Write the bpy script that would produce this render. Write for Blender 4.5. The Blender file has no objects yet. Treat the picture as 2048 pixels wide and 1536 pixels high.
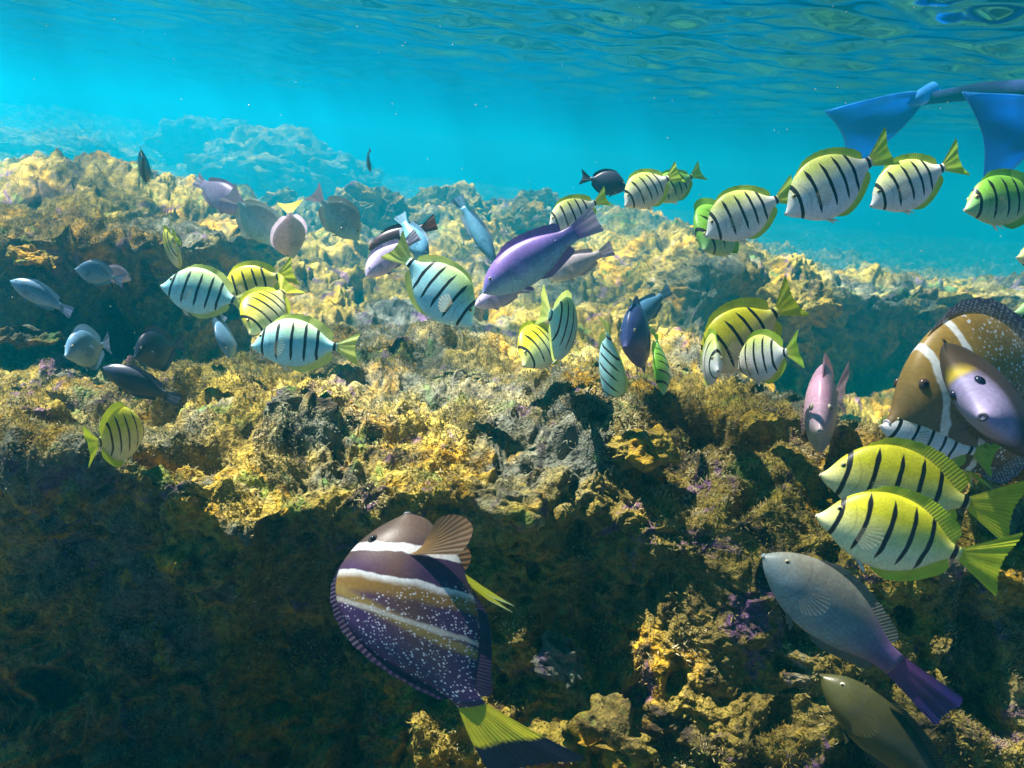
import bpy, bmesh, math, random
import numpy as np
from mathutils import Vector, Matrix

random.seed(7)
RNG = np.random.default_rng(7)
scene = bpy.context.scene
COL = scene.collection

# ------------------------------------------------------------------ camera
FPX = 24.0 / 36.0 * 2048.0                    # focal length in pixels of the 2048 px wide photograph
PITCH, ROLL = math.radians(18.9), math.radians(6.0)
Fv = np.array([0, math.cos(PITCH), -math.sin(PITCH)])
Uh = np.array([0, math.sin(PITCH), math.cos(PITCH)])
Rh = np.array([1.0, 0, 0])
Uv = math.cos(ROLL) * Uh - math.sin(ROLL) * Rh
Rv = math.cos(ROLL) * Rh + math.sin(ROLL) * Uh
cam_data = bpy.data.cameras.new("camera")
cam_data.lens, cam_data.sensor_width = 24.0, 36.0
cam_data.clip_start, cam_data.clip_end = 0.02, 300.0
cam = bpy.data.objects.new("camera", cam_data)
cam.matrix_world = Matrix(((Rv[0], Uv[0], -Fv[0], 0), (Rv[1], Uv[1], -Fv[1], 0), (Rv[2], Uv[2], -Fv[2], 0), (0, 0, 0, 1)))
cam_data.dof.use_dof = True; cam_data.dof.focus_distance = 1.1; cam_data.dof.aperture_fstop = 11.0
COL.objects.link(cam)
scene.camera = cam

# ------------------------------------------------------------------ sky, sun, exposure
TO_SUN = np.array([-0.46, 0.28, 0.84]); TO_SUN /= np.linalg.norm(TO_SUN)
SUN_EL = math.asin(TO_SUN[2]); SUN_AZ = math.atan2(TO_SUN[0], TO_SUN[1])
world = bpy.data.worlds.new("World"); scene.world = world; world.use_nodes = True
wn = world.node_tree
sky = wn.nodes.new("ShaderNodeTexSky"); sky.sky_type = 'NISHITA'; sky.sun_disc = False
sky.altitude = 16000.0; sky.dust_density = 0.0
sky.sun_elevation = SUN_EL; sky.sun_rotation = SUN_AZ
wn.links.new(sky.outputs[0], wn.nodes["Background"].inputs[0])
wn.nodes["Background"].inputs[1].default_value = 0.05
sl = bpy.data.lights.new("sun", 'SUN'); sl.energy = 5.0; sl.angle = math.radians(0.5); sl.color = (1.0, 0.95, 0.86)
sun = bpy.data.objects.new("sun", sl); COL.objects.link(sun)
sun.rotation_euler = Vector(TO_SUN).to_track_quat('Z', 'Y').to_euler()
sun.location = (0, 0, 5)

scene.view_settings.view_transform = 'Standard'; scene.view_settings.look = 'None'
scene.view_settings.exposure = 2.55; scene.view_settings.gamma = 1.0
cy = scene.cycles
cy.max_bounces = 8; cy.diffuse_bounces = 1; cy.glossy_bounces = 3; cy.transmission_bounces = 4
cy.transparent_max_bounces = 16; cy.volume_bounces = 2
cy.use_denoising = True
try: cy.denoiser = 'OPENIMAGEDENOISE'
except Exception: pass
cy.sample_clamp_indirect = 6.0
cy.caustics_reflective = False; cy.caustics_refractive = False


def pix(px, py, d):
    """World point at depth d (metres along the view axis) seen at a photograph pixel."""
    return d * (Fv + (px - 1024.0) / FPX * Rv - (py - 768.0) / FPX * Uv)


# ------------------------------------------------------------------ numpy noise
_perm = RNG.permutation(256); _perm = np.concatenate([_perm, _perm, _perm]).astype(np.int32)
_g = RNG.normal(size=(256, 3)); _g /= np.linalg.norm(_g, axis=1)[:, None]; _g = _g.astype(np.float32)


def perlin(P):
    P = np.asarray(P, np.float32)
    i = np.floor(P).astype(np.int32); f = P - i; i &= 255
    w = f * f * f * (f * (f * 6 - 15) + 10)
    out = 0
    for dx in (0, 1):
        for dy in (0, 1):
            for dz in (0, 1):
                h = _perm[_perm[_perm[i[:, 0] + dx] + i[:, 1] + dy] + i[:, 2] + dz]
                g = _g[h]
                dot = g[:, 0] * (f[:, 0] - dx) + g[:, 1] * (f[:, 1] - dy) + g[:, 2] * (f[:, 2] - dz)
                wx = w[:, 0] if dx else 1 - w[:, 0]
                wy = w[:, 1] if dy else 1 - w[:, 1]
                wz = w[:, 2] if dz else 1 - w[:, 2]
                out = out + dot * wx * wy * wz
    return out * 1.5


def fbm(P, octaves=3, gain=0.5):
    a, s, r = 1.0, 1.0, 0
    for k in range(octaves):
        r = r + a * perlin(P * s + 17.3 * k); a *= gain; s *= 2.03
    return r


def billow(P, octaves=3, gain=0.5):
    """Rounded lumps with creased valleys between them, as coral rock has."""
    a, s, r, n = 1.0, 1.0, 0, 0
    for k in range(octaves):
        r = r + a * (np.sqrt(perlin(P * s + 31.7 * k) ** 2 + 0.003) - 0.27); a *= gain; s *= 2.1
    return r


def smooth01(x): x = np.clip(x, 0, 1); return x * x * (3 - 2 * x)


# ------------------------------------------------------------------ object helpers
def mesh_obj(name, V, F, mats, parent=None, uv=None, smooth=True, link=True, attr=None, matidx=None):
    V = np.asarray(V, np.float32); F = np.asarray(F, np.int32)
    me = bpy.data.meshes.new(name)
    k = F.shape[1]
    me.vertices.add(len(V)); me.vertices.foreach_set("co", V.ravel())
    me.loops.add(F.size); me.loops.foreach_set("vertex_index", F.ravel())
    me.polygons.add(len(F))
    me.polygons.foreach_set("loop_start", np.arange(0, F.size, k, dtype=np.int32))
    me.polygons.foreach_set("loop_total", np.full(len(F), k, np.int32))
    if smooth: me.polygons.foreach_set("use_smooth", np.ones(len(F), bool))
    if uv is not None:
        l = me.uv_layers.new(name="coat")
        l.data.foreach_set("uv", np.asarray(uv, np.float32)[F.ravel()].ravel())
    if attr is not None:
        for an, av in attr.items():
            av = np.asarray(av, np.float32)
            if av.ndim == 2: a = me.attributes.new(an, 'FLOAT_VECTOR', 'POINT'); a.data.foreach_set("vector", av.ravel())
            else: a = me.attributes.new(an, 'FLOAT', 'POINT'); a.data.foreach_set("value", av)
    for m in (mats if isinstance(mats, (list, tuple)) else [mats]): me.materials.append(m)
    if matidx is not None: me.polygons.foreach_set("material_index", np.asarray(matidx, np.int32))
    me.update(calc_edges=True); me.validate()
    o = bpy.data.objects.new(name, me)
    if link: COL.objects.link(o)
    if parent is not None: o.parent = parent
    return o


def tag(o, label=None, cat=None, group=None, kind=None):
    for k, v in (("label", label), ("category", cat), ("group", group), ("kind", kind)):
        if v: o[k] = v
    return o


def grid_faces(n, m, wrap=False):
    """Quads of an n x m grid (row-major, m columns)."""
    i = np.arange(n - 1)[:, None]; j = np.arange(m if wrap else m - 1)[None, :]
    j2 = (j + 1) % m
    return np.stack([(i * m + j), (i * m + j2), ((i + 1) * m + j2), ((i + 1) * m + j)], -1).reshape(-1, 4)


# ------------------------------------------------------------------ materials
class NT:
    def __init__(s, name):
        s.m = bpy.data.materials.new(name); s.m.use_nodes = True
        s.t = s.m.node_tree; s.b = s.t.nodes["Principled BSDF"]; s.out = s.t.nodes["Material Output"]

    def n(s, kind, **kw):
        n = s.t.nodes.new(kind)
        for k, v in kw.items(): setattr(n, k, v)
        return n

    def link(s, a, b): s.t.links.new(a, b)

    def val(s, sock, x):
        if hasattr(x, "is_linked") or isinstance(x, bpy.types.NodeSocket): s.link(x, sock)
        else: sock.default_value = x

    def math(s, op, a, b=0.0, c=None, clamp=False):
        n = s.n("ShaderNodeMath", operation=op); n.use_clamp = clamp
        s.val(n.inputs[0], a); s.val(n.inputs[1], b)
        if c is not None: s.val(n.inputs[2], c)
        return n.outputs[0]

    def mapr(s, x, a, b, c=0.0, d=1.0, smooth=False):
        n = s.n("ShaderNodeMapRange"); n.clamp = True
        if smooth: n.interpolation_type = 'SMOOTHSTEP'
        s.val(n.inputs[0], x)
        for k, v in zip((1, 2, 3, 4), (a, b, c, d)): s.val(n.inputs[k], v)
        return n.outputs[0]

    def mix(s, f, a, b, mode='MIX'):
        n = s.n("ShaderNodeMix", data_type='RGBA', blend_type=mode)
        s.val(n.inputs[0], f)
        for sock, c in ((n.inputs[6], a), (n.inputs[7], b)):
            if isinstance(c, tuple): sock.default_value = (*c[:3], 1)
            else: s.link(c, sock)
        return n.outputs[2]

    def noise(s, vec, scale, detail=3, rough=0.55, dist=0.0):
        n = s.n("ShaderNodeTexNoise"); s.link(vec, n.inputs["Vector"])
        n.inputs["Scale"].default_value = scale; n.inputs["Detail"].default_value = detail
        n.inputs["Roughness"].default_value = rough; n.inputs["Distortion"].default_value = dist
        return n.outputs["Fac"]

    def voro(s, vec, scale, feature='F1', rnd=1.0, smooth=None):
        n = s.n("ShaderNodeTexVoronoi", feature=feature); s.link(vec, n.inputs["Vector"])
        n.inputs["Scale"].default_value = scale; n.inputs["Randomness"].default_value = rnd
        return n.outputs["Distance"]

    def ramp(s, x, stops, interp='LINEAR'):
        n = s.n("ShaderNodeValToRGB"); s.link(x, n.inputs[0]); r = n.color_ramp; r.interpolation = interp
        while len(r.elements) < len(stops): r.elements.new(0.5)
        for e, (p, c) in zip(r.elements, sorted(stops, key=lambda q: q[0])):
            e.position = p; e.color = (*c, 1) if isinstance(c, tuple) else (c, c, c, 1)
        return n.outputs[0]

    def bump(s, h, strength, dist):
        n = s.n("ShaderNodeBump"); s.link(h, n.inputs["Height"])
        n.inputs["Strength"].default_value = strength; n.inputs["Distance"].default_value = dist
        s.link(n.outputs[0], s.b.inputs["Normal"]); return n.outputs[0]

    def base(s, c):
        if isinstance(c, tuple): s.b.inputs["Base Color"].default_value = (*c, 1)
        else: s.link(c, s.b.inputs["Base Color"])

    def set(s, **kw):
        for k, v in kw.items(): s.b.inputs[k.replace("_", " ")].default_value = v


def reef_material(name, tint=1.0):
    k = NT(name)
    obj = k.n("ShaderNodeAttribute", attribute_name="rock_pos").outputs["Vector"]
    big = k.noise(obj, 2.6, 4, 0.6, 0.4)
    mid = k.noise(obj, 9.0, 5, 0.6, 0.6)
    fine = k.noise(obj, 60.0, 4, 0.65)
    grain = k.noise(obj, 260.0, 2, 0.6)
    c = k.ramp(big, [(0.30, (0.12, 0.09, 0.04)), (0.43, (0.36, 0.27, 0.05)), (0.54, (0.56, 0.42, 0.06)), (0.66, (0.46, 0.37, 0.13)), (0.8, (0.62, 0.54, 0.26))])
    slate = k.mapr(k.noise(obj, 2.1, 4, 0.6, 0.8), 0.47, 0.60, 0, 0.85, True)
    c = k.mix(slate, c, (0.14, 0.17, 0.16))
    gold = k.mapr(k.noise(obj, 5.3, 4, 0.62, 0.5), 0.53, 0.63, 0, 0.9, True)
    c = k.mix(gold, c, (0.66, 0.38, 0.02))
    green = k.mapr(k.noise(obj, 7.7, 4, 0.6, 1.1), 0.58, 0.67, 0, 0.65, True)
    c = k.mix(green, c, (0.14, 0.32, 0.06))
    pur = k.mapr(k.noise(obj, 6.1, 5, 0.65, 1.7), 0.57, 0.65, 0, 0.8, True)
    c = k.mix(pur, c, (0.19, 0.08, 0.25))
    pale = k.mapr(k.noise(obj, 11.0, 5, 0.7, 0.2), 0.63, 0.72, 0, 0.7, True)
    c = k.mix(pale, c, (0.66, 0.60, 0.45))
    dark = k.mapr(mid, 0.34, 0.47, 0.9, 0.0, True)
    c = k.mix(dark, c, (0.045, 0.035, 0.035))
    v = k.mapr(fine, 0.30, 0.70, 0.20, 1.12)
    g = k.mapr(grain, 0.25, 0.75, 0.6, 1.35)
    hv = k.n("ShaderNodeHueSaturation"); k.link(c, hv.inputs["Color"]); k.link(k.math('MULTIPLY', v, g), hv.inputs["Value"])
    k.base(hv.outputs[0])
    k.set(Roughness=0.9); k.b.inputs["Specular IOR Level"].default_value = 0.15
    pits = k.mapr(k.voro(obj, 70.0), 0.0, 0.35, 0.0, 1.0)
    h = k.math('ADD', k.math('ADD', k.math('MULTIPLY', fine, 1.2), k.math('MULTIPLY', grain, 0.5)), k.math('MULTIPLY', pits, 0.5))
    k.bump(h, 0.9, 0.010)
    return k.m


REEF = reef_material("encrusted_reef_rock")


def turf_material():
    k = NT("turf_algae")
    a = k.n("ShaderNodeAttribute", attribute_name="shade").outputs["Fac"]
    obj = k.n("ShaderNodeTexCoord").outputs["Object"]
    c = k.ramp(a, [(0.0, (0.10, 0.085, 0.03)), (0.35, (0.28, 0.23, 0.06)), (0.6, (0.38, 0.28, 0.05)), (0.8, (0.44, 0.37, 0.13)), (1.0, (0.60, 0.52, 0.28))])
    c = k.mix(k.mapr(k.noise(obj, 4.1, 3), 0.58, 0.68, 0, 0.7), c, (0.62, 0.38, 0.02))
    c = k.mix(k.mapr(k.noise(obj, 3.3, 3, 0.5, 1.0), 0.56, 0.66, 0, 0.6), c, (0.20, 0.26, 0.10))
    c = k.mix(k.mapr(k.noise(obj, 2.1, 4, 0.6, 0.8), 0.50, 0.62, 0, 0.75), c, (0.22, 0.25, 0.19))
    k.base(c); k.set(Roughness=0.85)
    tr = k.n("ShaderNodeBsdfTranslucent"); k.link(c, tr.inputs[0])
    mx = k.n("ShaderNodeMixShader"); mx.inputs[0].default_value = 0.3
    k.link(k.b.outputs[0], mx.inputs[1]); k.link(tr.outputs[0], mx.inputs[2]); k.link(mx.outputs[0], k.out.inputs[0])
    return k.m


GOBO_SHIFT = (0.0, 0.5, 2.0)  # shifts the bright patches painted into the water's transparent colour


def water_material():
    k = NT("water_surface")
    k.t.nodes.remove(k.b)
    geo = k.n("ShaderNodeNewGeometry")
    pos = geo.outputs["Position"]
    fr = k.n("ShaderNodeFresnel"); fr.inputs["IOR"].default_value = 1.333
    gl = k.n("ShaderNodeBsdfGlossy"); gl.inputs["Roughness"].default_value = 0.09; gl.inputs["Color"].default_value = (0.06, 0.32, 0.56, 1)
    wob = k.n("ShaderNodeTexNoise"); k.link(pos, wob.inputs["Vector"]); wob.inputs["Scale"].default_value = 2.2; wob.inputs["Detail"].default_value = 2
    vm = k.n("ShaderNodeVectorMath", operation='MULTIPLY_ADD'); k.link(wob.outputs["Color"], vm.inputs[0])
    vm.inputs[1].default_value = (0.35, 0.35, 0.0); k.link(pos, vm.inputs[2])
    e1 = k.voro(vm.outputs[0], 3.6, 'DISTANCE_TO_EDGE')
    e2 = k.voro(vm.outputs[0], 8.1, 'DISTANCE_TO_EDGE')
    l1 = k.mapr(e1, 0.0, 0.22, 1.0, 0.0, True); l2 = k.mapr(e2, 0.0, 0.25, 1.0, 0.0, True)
    sh = k.n("ShaderNodeVectorMath", operation='ADD'); k.link(pos, sh.inputs[0]); sh.inputs[1].default_value = GOBO_SHIFT
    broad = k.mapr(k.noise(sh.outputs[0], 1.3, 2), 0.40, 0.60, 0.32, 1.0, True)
    f = k.math('MULTIPLY', broad, k.math('ADD', 0.50, k.math('ADD', k.math('MULTIPLY', l1, 0.30), k.math('MULTIPLY', l2, 0.20))))  # caustic lines and sun dapples put into the transmission colour, like a gobo
    cmb = k.n("ShaderNodeCombineColor")
    for i in range(3): k.link(f, cmb.inputs[i])
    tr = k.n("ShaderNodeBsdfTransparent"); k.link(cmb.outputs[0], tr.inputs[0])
    mx = k.n("ShaderNodeMixShader"); k.link(fr.outputs[0], mx.inputs[0])
    k.link(tr.outputs[0], mx.inputs[1]); k.link(gl.outputs[0], mx.inputs[2]); k.link(mx.outputs[0], k.out.inputs[0])
    return k.m


_matcache = {}


def simple_mat(name, col, rough=0.4, translucent=0.0):
    key = (name, col, rough, translucent)
    if key in _matcache: return _matcache[key]
    k = NT(name); obj = k.n("ShaderNodeTexCoord").outputs["Object"]
    n = k.noise(obj, 90.0, 2); c = k.mix(n, tuple(x * 0.85 for x in col), tuple(min(1, x * 1.12) for x in col))
    k.base(c); k.set(Roughness=rough)
    _matcache[key] = k.m
    return k.m


def coat_material(name, spec):
    """Skin of a fish: back, flank and belly colours, bars, spots and gill line laid out along the body (u) and across its depth (v)."""
    k = NT(name)
    uvn = k.n("ShaderNodeUVMap", uv_map="coat")
    sep = k.n("ShaderNodeSeparateXYZ"); k.link(uvn.outputs[0], sep.inputs[0])
    u, v = sep.outputs[0], sep.outputs[1]
    rnd = k.n("ShaderNodeObjectInfo").outputs["Random"]
    wob = k.noise(uvn.outputs[0], 6.0, 3)
    vv = k.math('ADD', v, k.math('MULTIPLY', k.math('SUBTRACT', wob, 0.5), 0.08))
    D = spec["depth"]
    c = k.ramp(k.mapr(vv, -D, D), [(0.0, spec["belly"]), (0.32, spec["belly"]), (0.52, spec["flank"]), (spec.get("back_at", 0.8), spec["back"]), (1.0, spec["back"])])
    for (u0, u1, col, fac) in spec.get("zones", ()):
        c = k.mix(k.mapr(k.math('ADD', u, k.math('MULTIPLY', k.math('SUBTRACT', wob, 0.5), 0.12)), u0, u1, 0, fac, True), c, col)
    if "bars" in spec:
        uu = k.math('ADD', u, k.math('MULTIPLY', k.math('MULTIPLY', v, v), k.mapr(rnd, 0, 1, 0.05, 0.55)))
        uu = k.math('ADD', uu, k.math('MULTIPLY', k.math('SUBTRACT', k.noise(uvn.outputs[0], 4.0, 2), 0.5), 0.035))
        uu = k.math('ADD', uu, k.mapr(rnd, 0, 1, -0.012, 0.012))
        uu = k.math('ADD', uu, k.math('MULTIPLY', v, spec.get("lean", -0.03)))
        hw = spec.get("barw", 0.022)
        st = [(0.0, 0.0), (1.0, 0.0)]
        for b in spec["bars"]: st += [(max(0.001, b - hw), 0.0), (b, 1.0), (min(0.999, b + hw), 0.0)]
        m = k.ramp(uu, st)
        lo, hi = spec.get("bar_v", (-0.19, 0.235))
        endt = k.math('MAXIMUM', k.mapr(v, hi - 0.13, hi, 0.0, 0.75, True), k.mapr(v, lo + 0.13, lo, 0.0, 0.75, True))
        thr = k.math('ADD', 0.32, endt)
        mask = k.mapr(k.math('SUBTRACT', m, thr), 0.0, 0.14, 0.0, 1.0, True)
        c = k.mix(mask, c, spec.get("barcol", (0.012, 0.012, 0.014)))
    for (ub, slope, curve, hw, col, soft) in spec.get("bands", ()):
        d = k.math('ABSOLUTE', k.math('SUBTRACT', k.math('ADD', k.math('ADD', u, k.math('MULTIPLY', k.math('SUBTRACT', k.noise(uvn.outputs[0], 7.0, 3), 0.5), 0.05)), k.math('ADD', k.math('MULTIPLY', v, slope), k.math('MULTIPLY', k.math('MULTIPLY', v, v), curve))), ub))
        if soft < 0:      # dark seam behind the band
            pass
        c = k.mix(k.mapr(d, hw, hw + abs(soft), 1.0, 0.0, True), c, col)
    if "spots" in spec:
        sc, r, u0, u1, col = spec["spots"]
        dist = k.math('ADD', k.voro(uvn.outputs[0], sc, 'F1', 0.7), k.mapr(k.noise(uvn.outputs[0], 21.0, 2), 0.3, 0.7, -0.09, 0.12))
        sm = k.math('MULTIPLY', k.mapr(dist, r * 0.7, r * 1.2, 1.0, 0.0), k.mapr(k.math('ADD', u, k.math('MULTIPLY', v, spec.get("spot_slope", 0.0))), u0, u1, 0, 1))
        c = k.mix(sm, c, col)
    if "cheek" in spec:
        cu, cv, ccol = spec["cheek"]
        c = k.mix(k.math('MULTIPLY', k.mapr(u, cu, cu + .07, 1, 0), k.mapr(vv, cv, cv + .04, 1, 0)), c, ccol)
        c = k.mix(k.math('MULTIPLY', k.mapr(u, cu, cu + .07, 1, 0), k.math('MULTIPLY', k.mapr(vv, cv, cv + .03, 0, 1), k.mapr(vv, cv + .04, cv + .08, 1, 0))), c, (.75, .55, .05))
    gu = spec.get("gill", 0.25)
    gd = k.math('ABSOLUTE', k.math('SUBTRACT', k.math('ADD', u, k.math('MULTIPLY', k.math('MULTIPLY', v, v), 2.2)), gu))
    gm = k.math('MULTIPLY', k.mapr(gd, 0.002, 0.008, spec.get("gillfac", 0.35), 0.0), k.mapr(k.math('ABSOLUTE', v), 0.13, 0.19, 1.0, 0.0))
    c = k.mix(gm, c, (0.05, 0.045, 0.06))
    if "scales" in spec:
        sd = k.voro(uvn.outputs[0], spec["scales"], 'F1', 0.55)
        c = k.mix(k.math('MULTIPLY', k.mapr(sd, 0.30, 0.62, 0.0, 0.30), k.mapr(u, 0.24, 0.30, 0, 1)), c, tuple(x * 0.45 for x in spec['flank']))
    fine = k.noise(uvn.outputs[0], 55.0, 3)
    hv = k.n("ShaderNodeHueSaturation"); k.link(c, hv.inputs["Color"]); k.link(k.math('MULTIPLY', k.mapr(fine, 0.25, 0.75, 0.78, 1.16), k.mapr(k.noise(uvn.outputs[0], 9.0, 4, 0.6), 0.3, 0.7, 0.84, 1.10)), hv.inputs["Value"])
    k.base(hv.outputs[0]); k.set(Roughness=spec.get("rough", 0.42))
    k.b.inputs["Specular IOR Level"].default_value = 0.35
    k.b.inputs["Subsurface Weight"].default_value = spec.get("sss", 0.2); k.b.inputs["Subsurface Scale"].default_value = 0.02
    k.b.inputs["Subsurface Radius"].default_value = (1.0, 0.9, 0.75)
    sc = k.voro(uvn.outputs[0], 62.0, 'F1', 0.35)
    k.bump(sc, 0.12, 0.0008)
    return k.m


def fin_material(name, root, edge, tipcol=None, alpha_tr=0.35, clear=0.0, split=None, rays=34.0, spots=None):
    k = NT(name)
    uvn = k.n("ShaderNodeUVMap", uv_map="coat")
    sep = k.n("ShaderNodeSeparateXYZ"); k.link(uvn.outputs[0], sep.inputs[0])
    u, v = sep.outputs[0], sep.outputs[1]
    wob = k.noise(uvn.outputs[0], 5.0, 3)
    if split:
        vj = k.math('ADD', v, k.math('MULTIPLY', k.math('SUBTRACT', k.noise(uvn.outputs[0], 18.0, 2), 0.5), 0.10))
        c = k.ramp(vj, [(0.0, root), (split - 0.02, edge), (split + 0.04, tipcol), (1.0, tipcol)])
    else:
        st = [(0.0, root), (0.75, edge), (1.0, tipcol or edge)]
        c = k.ramp(v, st)
    w = k.math('SINE', k.math('MULTIPLY', u, rays * 2 * math.pi))
    hv = k.n("ShaderNodeHueSaturation"); k.link(c, hv.inputs["Color"])
    k.link(k.math('MULTIPLY', k.mapr(w, -1, 1, 0.86, 1.06), k.mapr(wob, 0.3, 0.7, 0.85, 1.1)), hv.inputs["Value"])
    c2 = hv.outputs[0]
    if spots:
        dist = k.n("ShaderNodeTexVoronoi"); k.link(uvn.outputs[0], dist.inputs["Vector"]); dist.inputs["Scale"].default_value = spots[0]
        dist.inputs["Randomness"].default_value = 0.5
        c2 = k.mix(k.mapr(dist.outputs["Distance"], spots[1] * 0.7, spots[1] * 1.1, 1, 0), c2, spots[2])
    k.base(c2); k.set(Roughness=0.5)
    k.bump(w, 0.3, 0.001)
    tr = k.n("ShaderNodeBsdfTranslucent"); k.link(c2, tr.inputs[0])
    mx = k.n("ShaderNodeMixShader"); mx.inputs[0].default_value = alpha_tr
    k.link(k.b.outputs[0], mx.inputs[1]); k.link(tr.outputs[0], mx.inputs[2]); k.link(mx.outputs[0], k.out.inputs[0])
    if clear:      # membranes that let the flank show through, clearest between the rays
        tp = k.n("ShaderNodeBsdfTransparent"); m2 = k.n("ShaderNodeMixShader")
        k.link(k.mapr(w, -0.2, 1, clear, clear * 0.55), m2.inputs[0])
        k.link(mx.outputs[0], m2.inputs[1]); k.link(tp.outputs[0], m2.inputs[2]); k.link(m2.outputs[0], k.out.inputs[0])
    return k.m


# ------------------------------------------------------------------ reef: one sheet of ground
PXC = [-2600, -900, -400, 0, 200, 400, 600, 800, 1000, 1200, 1400, 1600, 1800, 2048, 2500, 3100, 4700]
# rows from front to back, (py, depth) for the columns 0 ... 2048
ROWS = [
    [(2300, .60)] * 10,
    [(1900, .66)] * 10,
    [(1640, 1.04), (1640, 1.04), (1640, 1.03), (1640, .99), (1640, .96), (1640, .94), (1640, .92), (1640, .91), (1650, .88), (1650, .85)],
    [(1450, 1.12), (1450, 1.12), (1460, 1.10), (1460, 1.06), (1460, 1.02), (1460, .98), (1460, .955), (1480, .94), (1490, .90), (1500, .87)],
    [(1290, 1.16), (1290, 1.17), (1310, 1.12), (1320, 1.10), (1310, 1.06), (1310, 1.02), (1320, .985), (1345, .965), (1380, .92), (1400, .88)],
    [(1130, 1.14), (1130, 1.15), (1190, 1.07), (1210, 1.08), (1190, 1.05), (1190, 1.02), (1190, 1.015), (1240, .975), (1290, .94), (1310, .89)],
    [(1010, 1.06), (1005, 1.07), (1090, 1.00), (1110, 1.03), (1090, 1.03), (1100, 1.015), (1100, 1.02), (1160, .970), (1210, .94), (1220, .89)],
    [(945, .97), (930, .98), (1010, .95), (1030, .97), (1005, .99), (1020, .98), (1030, 1.00), (1080, .96), (1130, .93), (1150, .89)],
    [(890, 1.04), (900, 1.04), (915, 1.05), (935, 1.06), (950, 1.06), (935, 1.04), (915, 1.05), (930, 1.06), (970, 1.02), (1030, .95)],
    [(825, 1.20), (830, 1.20), (835, 1.19), (845, 1.18), (860, 1.18), (860, 1.17), (845, 1.18), (850, 1.18), (880, 1.10), (960, 1.02)],
    [(790, 1.34), (795, 1.35), (785, 1.35), (765, 1.33), (770, 1.34), (785, 1.33), (790, 1.33), (790, 1.27), (830, 1.18), (910, 1.09)],
    [(768, 1.42), (770, 1.43), (755, 1.44), (700, 1.52), (700, 1.52), (715, 1.50), (725, 1.50), (770, 1.36), (840, 1.28), (930, 1.18)],
    [(745, 1.50), (750, 1.52), (732, 1.52), (660, 1.66), (650, 1.70), (660, 1.70), (665, 1.70), (715, 1.60), (920, 1.42), (1000, 1.35)],
    [(690, 1.62), (700, 1.65), (670, 1.65), (600, 1.80), (595, 1.92), (610, 1.90), (610, 1.88), (740, 1.80), (930, 1.74), (960, 1.74)],
    [(580, 1.63), (590, 1.66), (565, 1.70), (530, 1.98), (530, 2.10), (540, 2.15), (560, 2.08), (650, 1.94), (775, 2.08), (800, 2.08)],
    [(475, 1.54), (480, 1.57), (475, 1.68), (475, 2.20), (470, 2.40), (475, 2.45), (490, 2.25), (570, 1.95), (660, 2.10), (690, 2.10)],
    [(395, 1.72), (405, 1.76), (420, 1.95), (430, 2.55), (425, 2.75), (425, 2.8), (450, 2.65), (500, 2.02), (592, 2.06), (612, 2.06)],
    [(325, 2.10), (340, 2.2), (380, 2.5), (408, 3.0), (400, 3.2), (400, 3.3), (432, 3.2), (465, 2.5), (560, 2.4), (578, 2.4)],
    [(325, 3.5), (345, 3.6), (390, 3.8), (420, 4.0), (425, 4.1), (425, 4.2), (450, 4.2), (475, 4.3), (545, 4.8), (565, 5.0)],
    [(290, 5.0), (310, 5.2), (345, 5.5), (390, 5.8), (415, 6.0), (425, 6.0), (455, 6.2), (480, 6.4), (530, 6.8), (550, 7.0)],
    [(245, 8.0), (262, 8.3), (300, 8.6), (350, 9.0), (385, 9.0), (405, 9.0), (440, 9.5), (465, 9.5), (510, 10.), (530, 10.)],
    [(215, 14.), (235, 14.), (275, 15.), (325, 15.), (355, 15.), (375, 15.), (405, 15.), (430, 15.), (470, 15.), (490, 15.)],
]
def far_depth(d):
    """Distance the reef recedes to: the plateau runs back much farther than the ledge in front."""
    return np.interp(np.asarray(d, float), [0, 1.3, 1.6, 2.0, 2.5, 3.2, 4.2, 6.0, 9.0, 15.0], [0, 1.3, 2.2, 5.0, 9.0, 14.5, 21.0, 31.0, 44.0, 60.0])


def row_world(r):
    vals = list(r)
    cols = [0, 200, 400, 600, 800, 1000, 1200, 1400, 1700, 2048]
    py = np.interp(PXC, cols, [q[0] for q in vals]); dd = np.interp(PXC, cols, [q[1] for q in vals])
    P = np.array([pix(px, y, d) for px, y, d in zip(PXC, py, far_depth(dd))])
    P[:, 0] = np.clip(P[:, 0], -66, 66)
    return np.concatenate([P, (far_depth(dd) / dd)[:, None]], 1)      # x, y, z and how far that point was pushed back


CTRL = [row_world(r) for r in ROWS]
xs = np.array(PXC, float)
front = []
for (yy, zz, sp) in ((-2.6, -2.0, 1.5), (-0.6, -1.7, 0.7), (0.12, -1.35, 0.55)):
    front.append(np.stack([(xs - 1024) / FPX * sp, np.full(len(xs), yy), np.full(len(xs), zz), np.ones(len(xs))], 1))
far = [np.stack([np.clip((xs - 1024) / FPX * 75, -66, 66), np.full(len(xs), 75.0), np.full(len(xs), -4.5), np.full(len(xs), 4.0)], 1),
       np.stack([np.clip((xs - 1024) / FPX * 85, -66, 66), np.full(len(xs), 88.0), np.full(len(xs), -5.5), np.full(len(xs), 4.0)], 1)]
CTRL = np.array(front + CTRL + far)            # rows x columns x 3


def cubic_resample(A, pos):
    """Catmull-Rom along axis 0 of A at fractional row positions pos."""
    n = len(A); i = np.clip(np.floor(pos).astype(int), 0, n - 2); f = (pos - i).reshape((-1,) + (1,) * (A.ndim - 1))
    p0, p1, p2, p3 = A[np.clip(i - 1, 0, n - 1)], A[i], A[i + 1], A[np.clip(i + 2, 0, n - 1)]
    return 0.5 * (2 * p1 + (p2 - p0) * f + (2 * p0 - 5 * p1 + 4 * p2 - p3) * f ** 2 + (3 * p1 - p0 - 3 * p2 + p3) * f ** 3)


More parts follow.
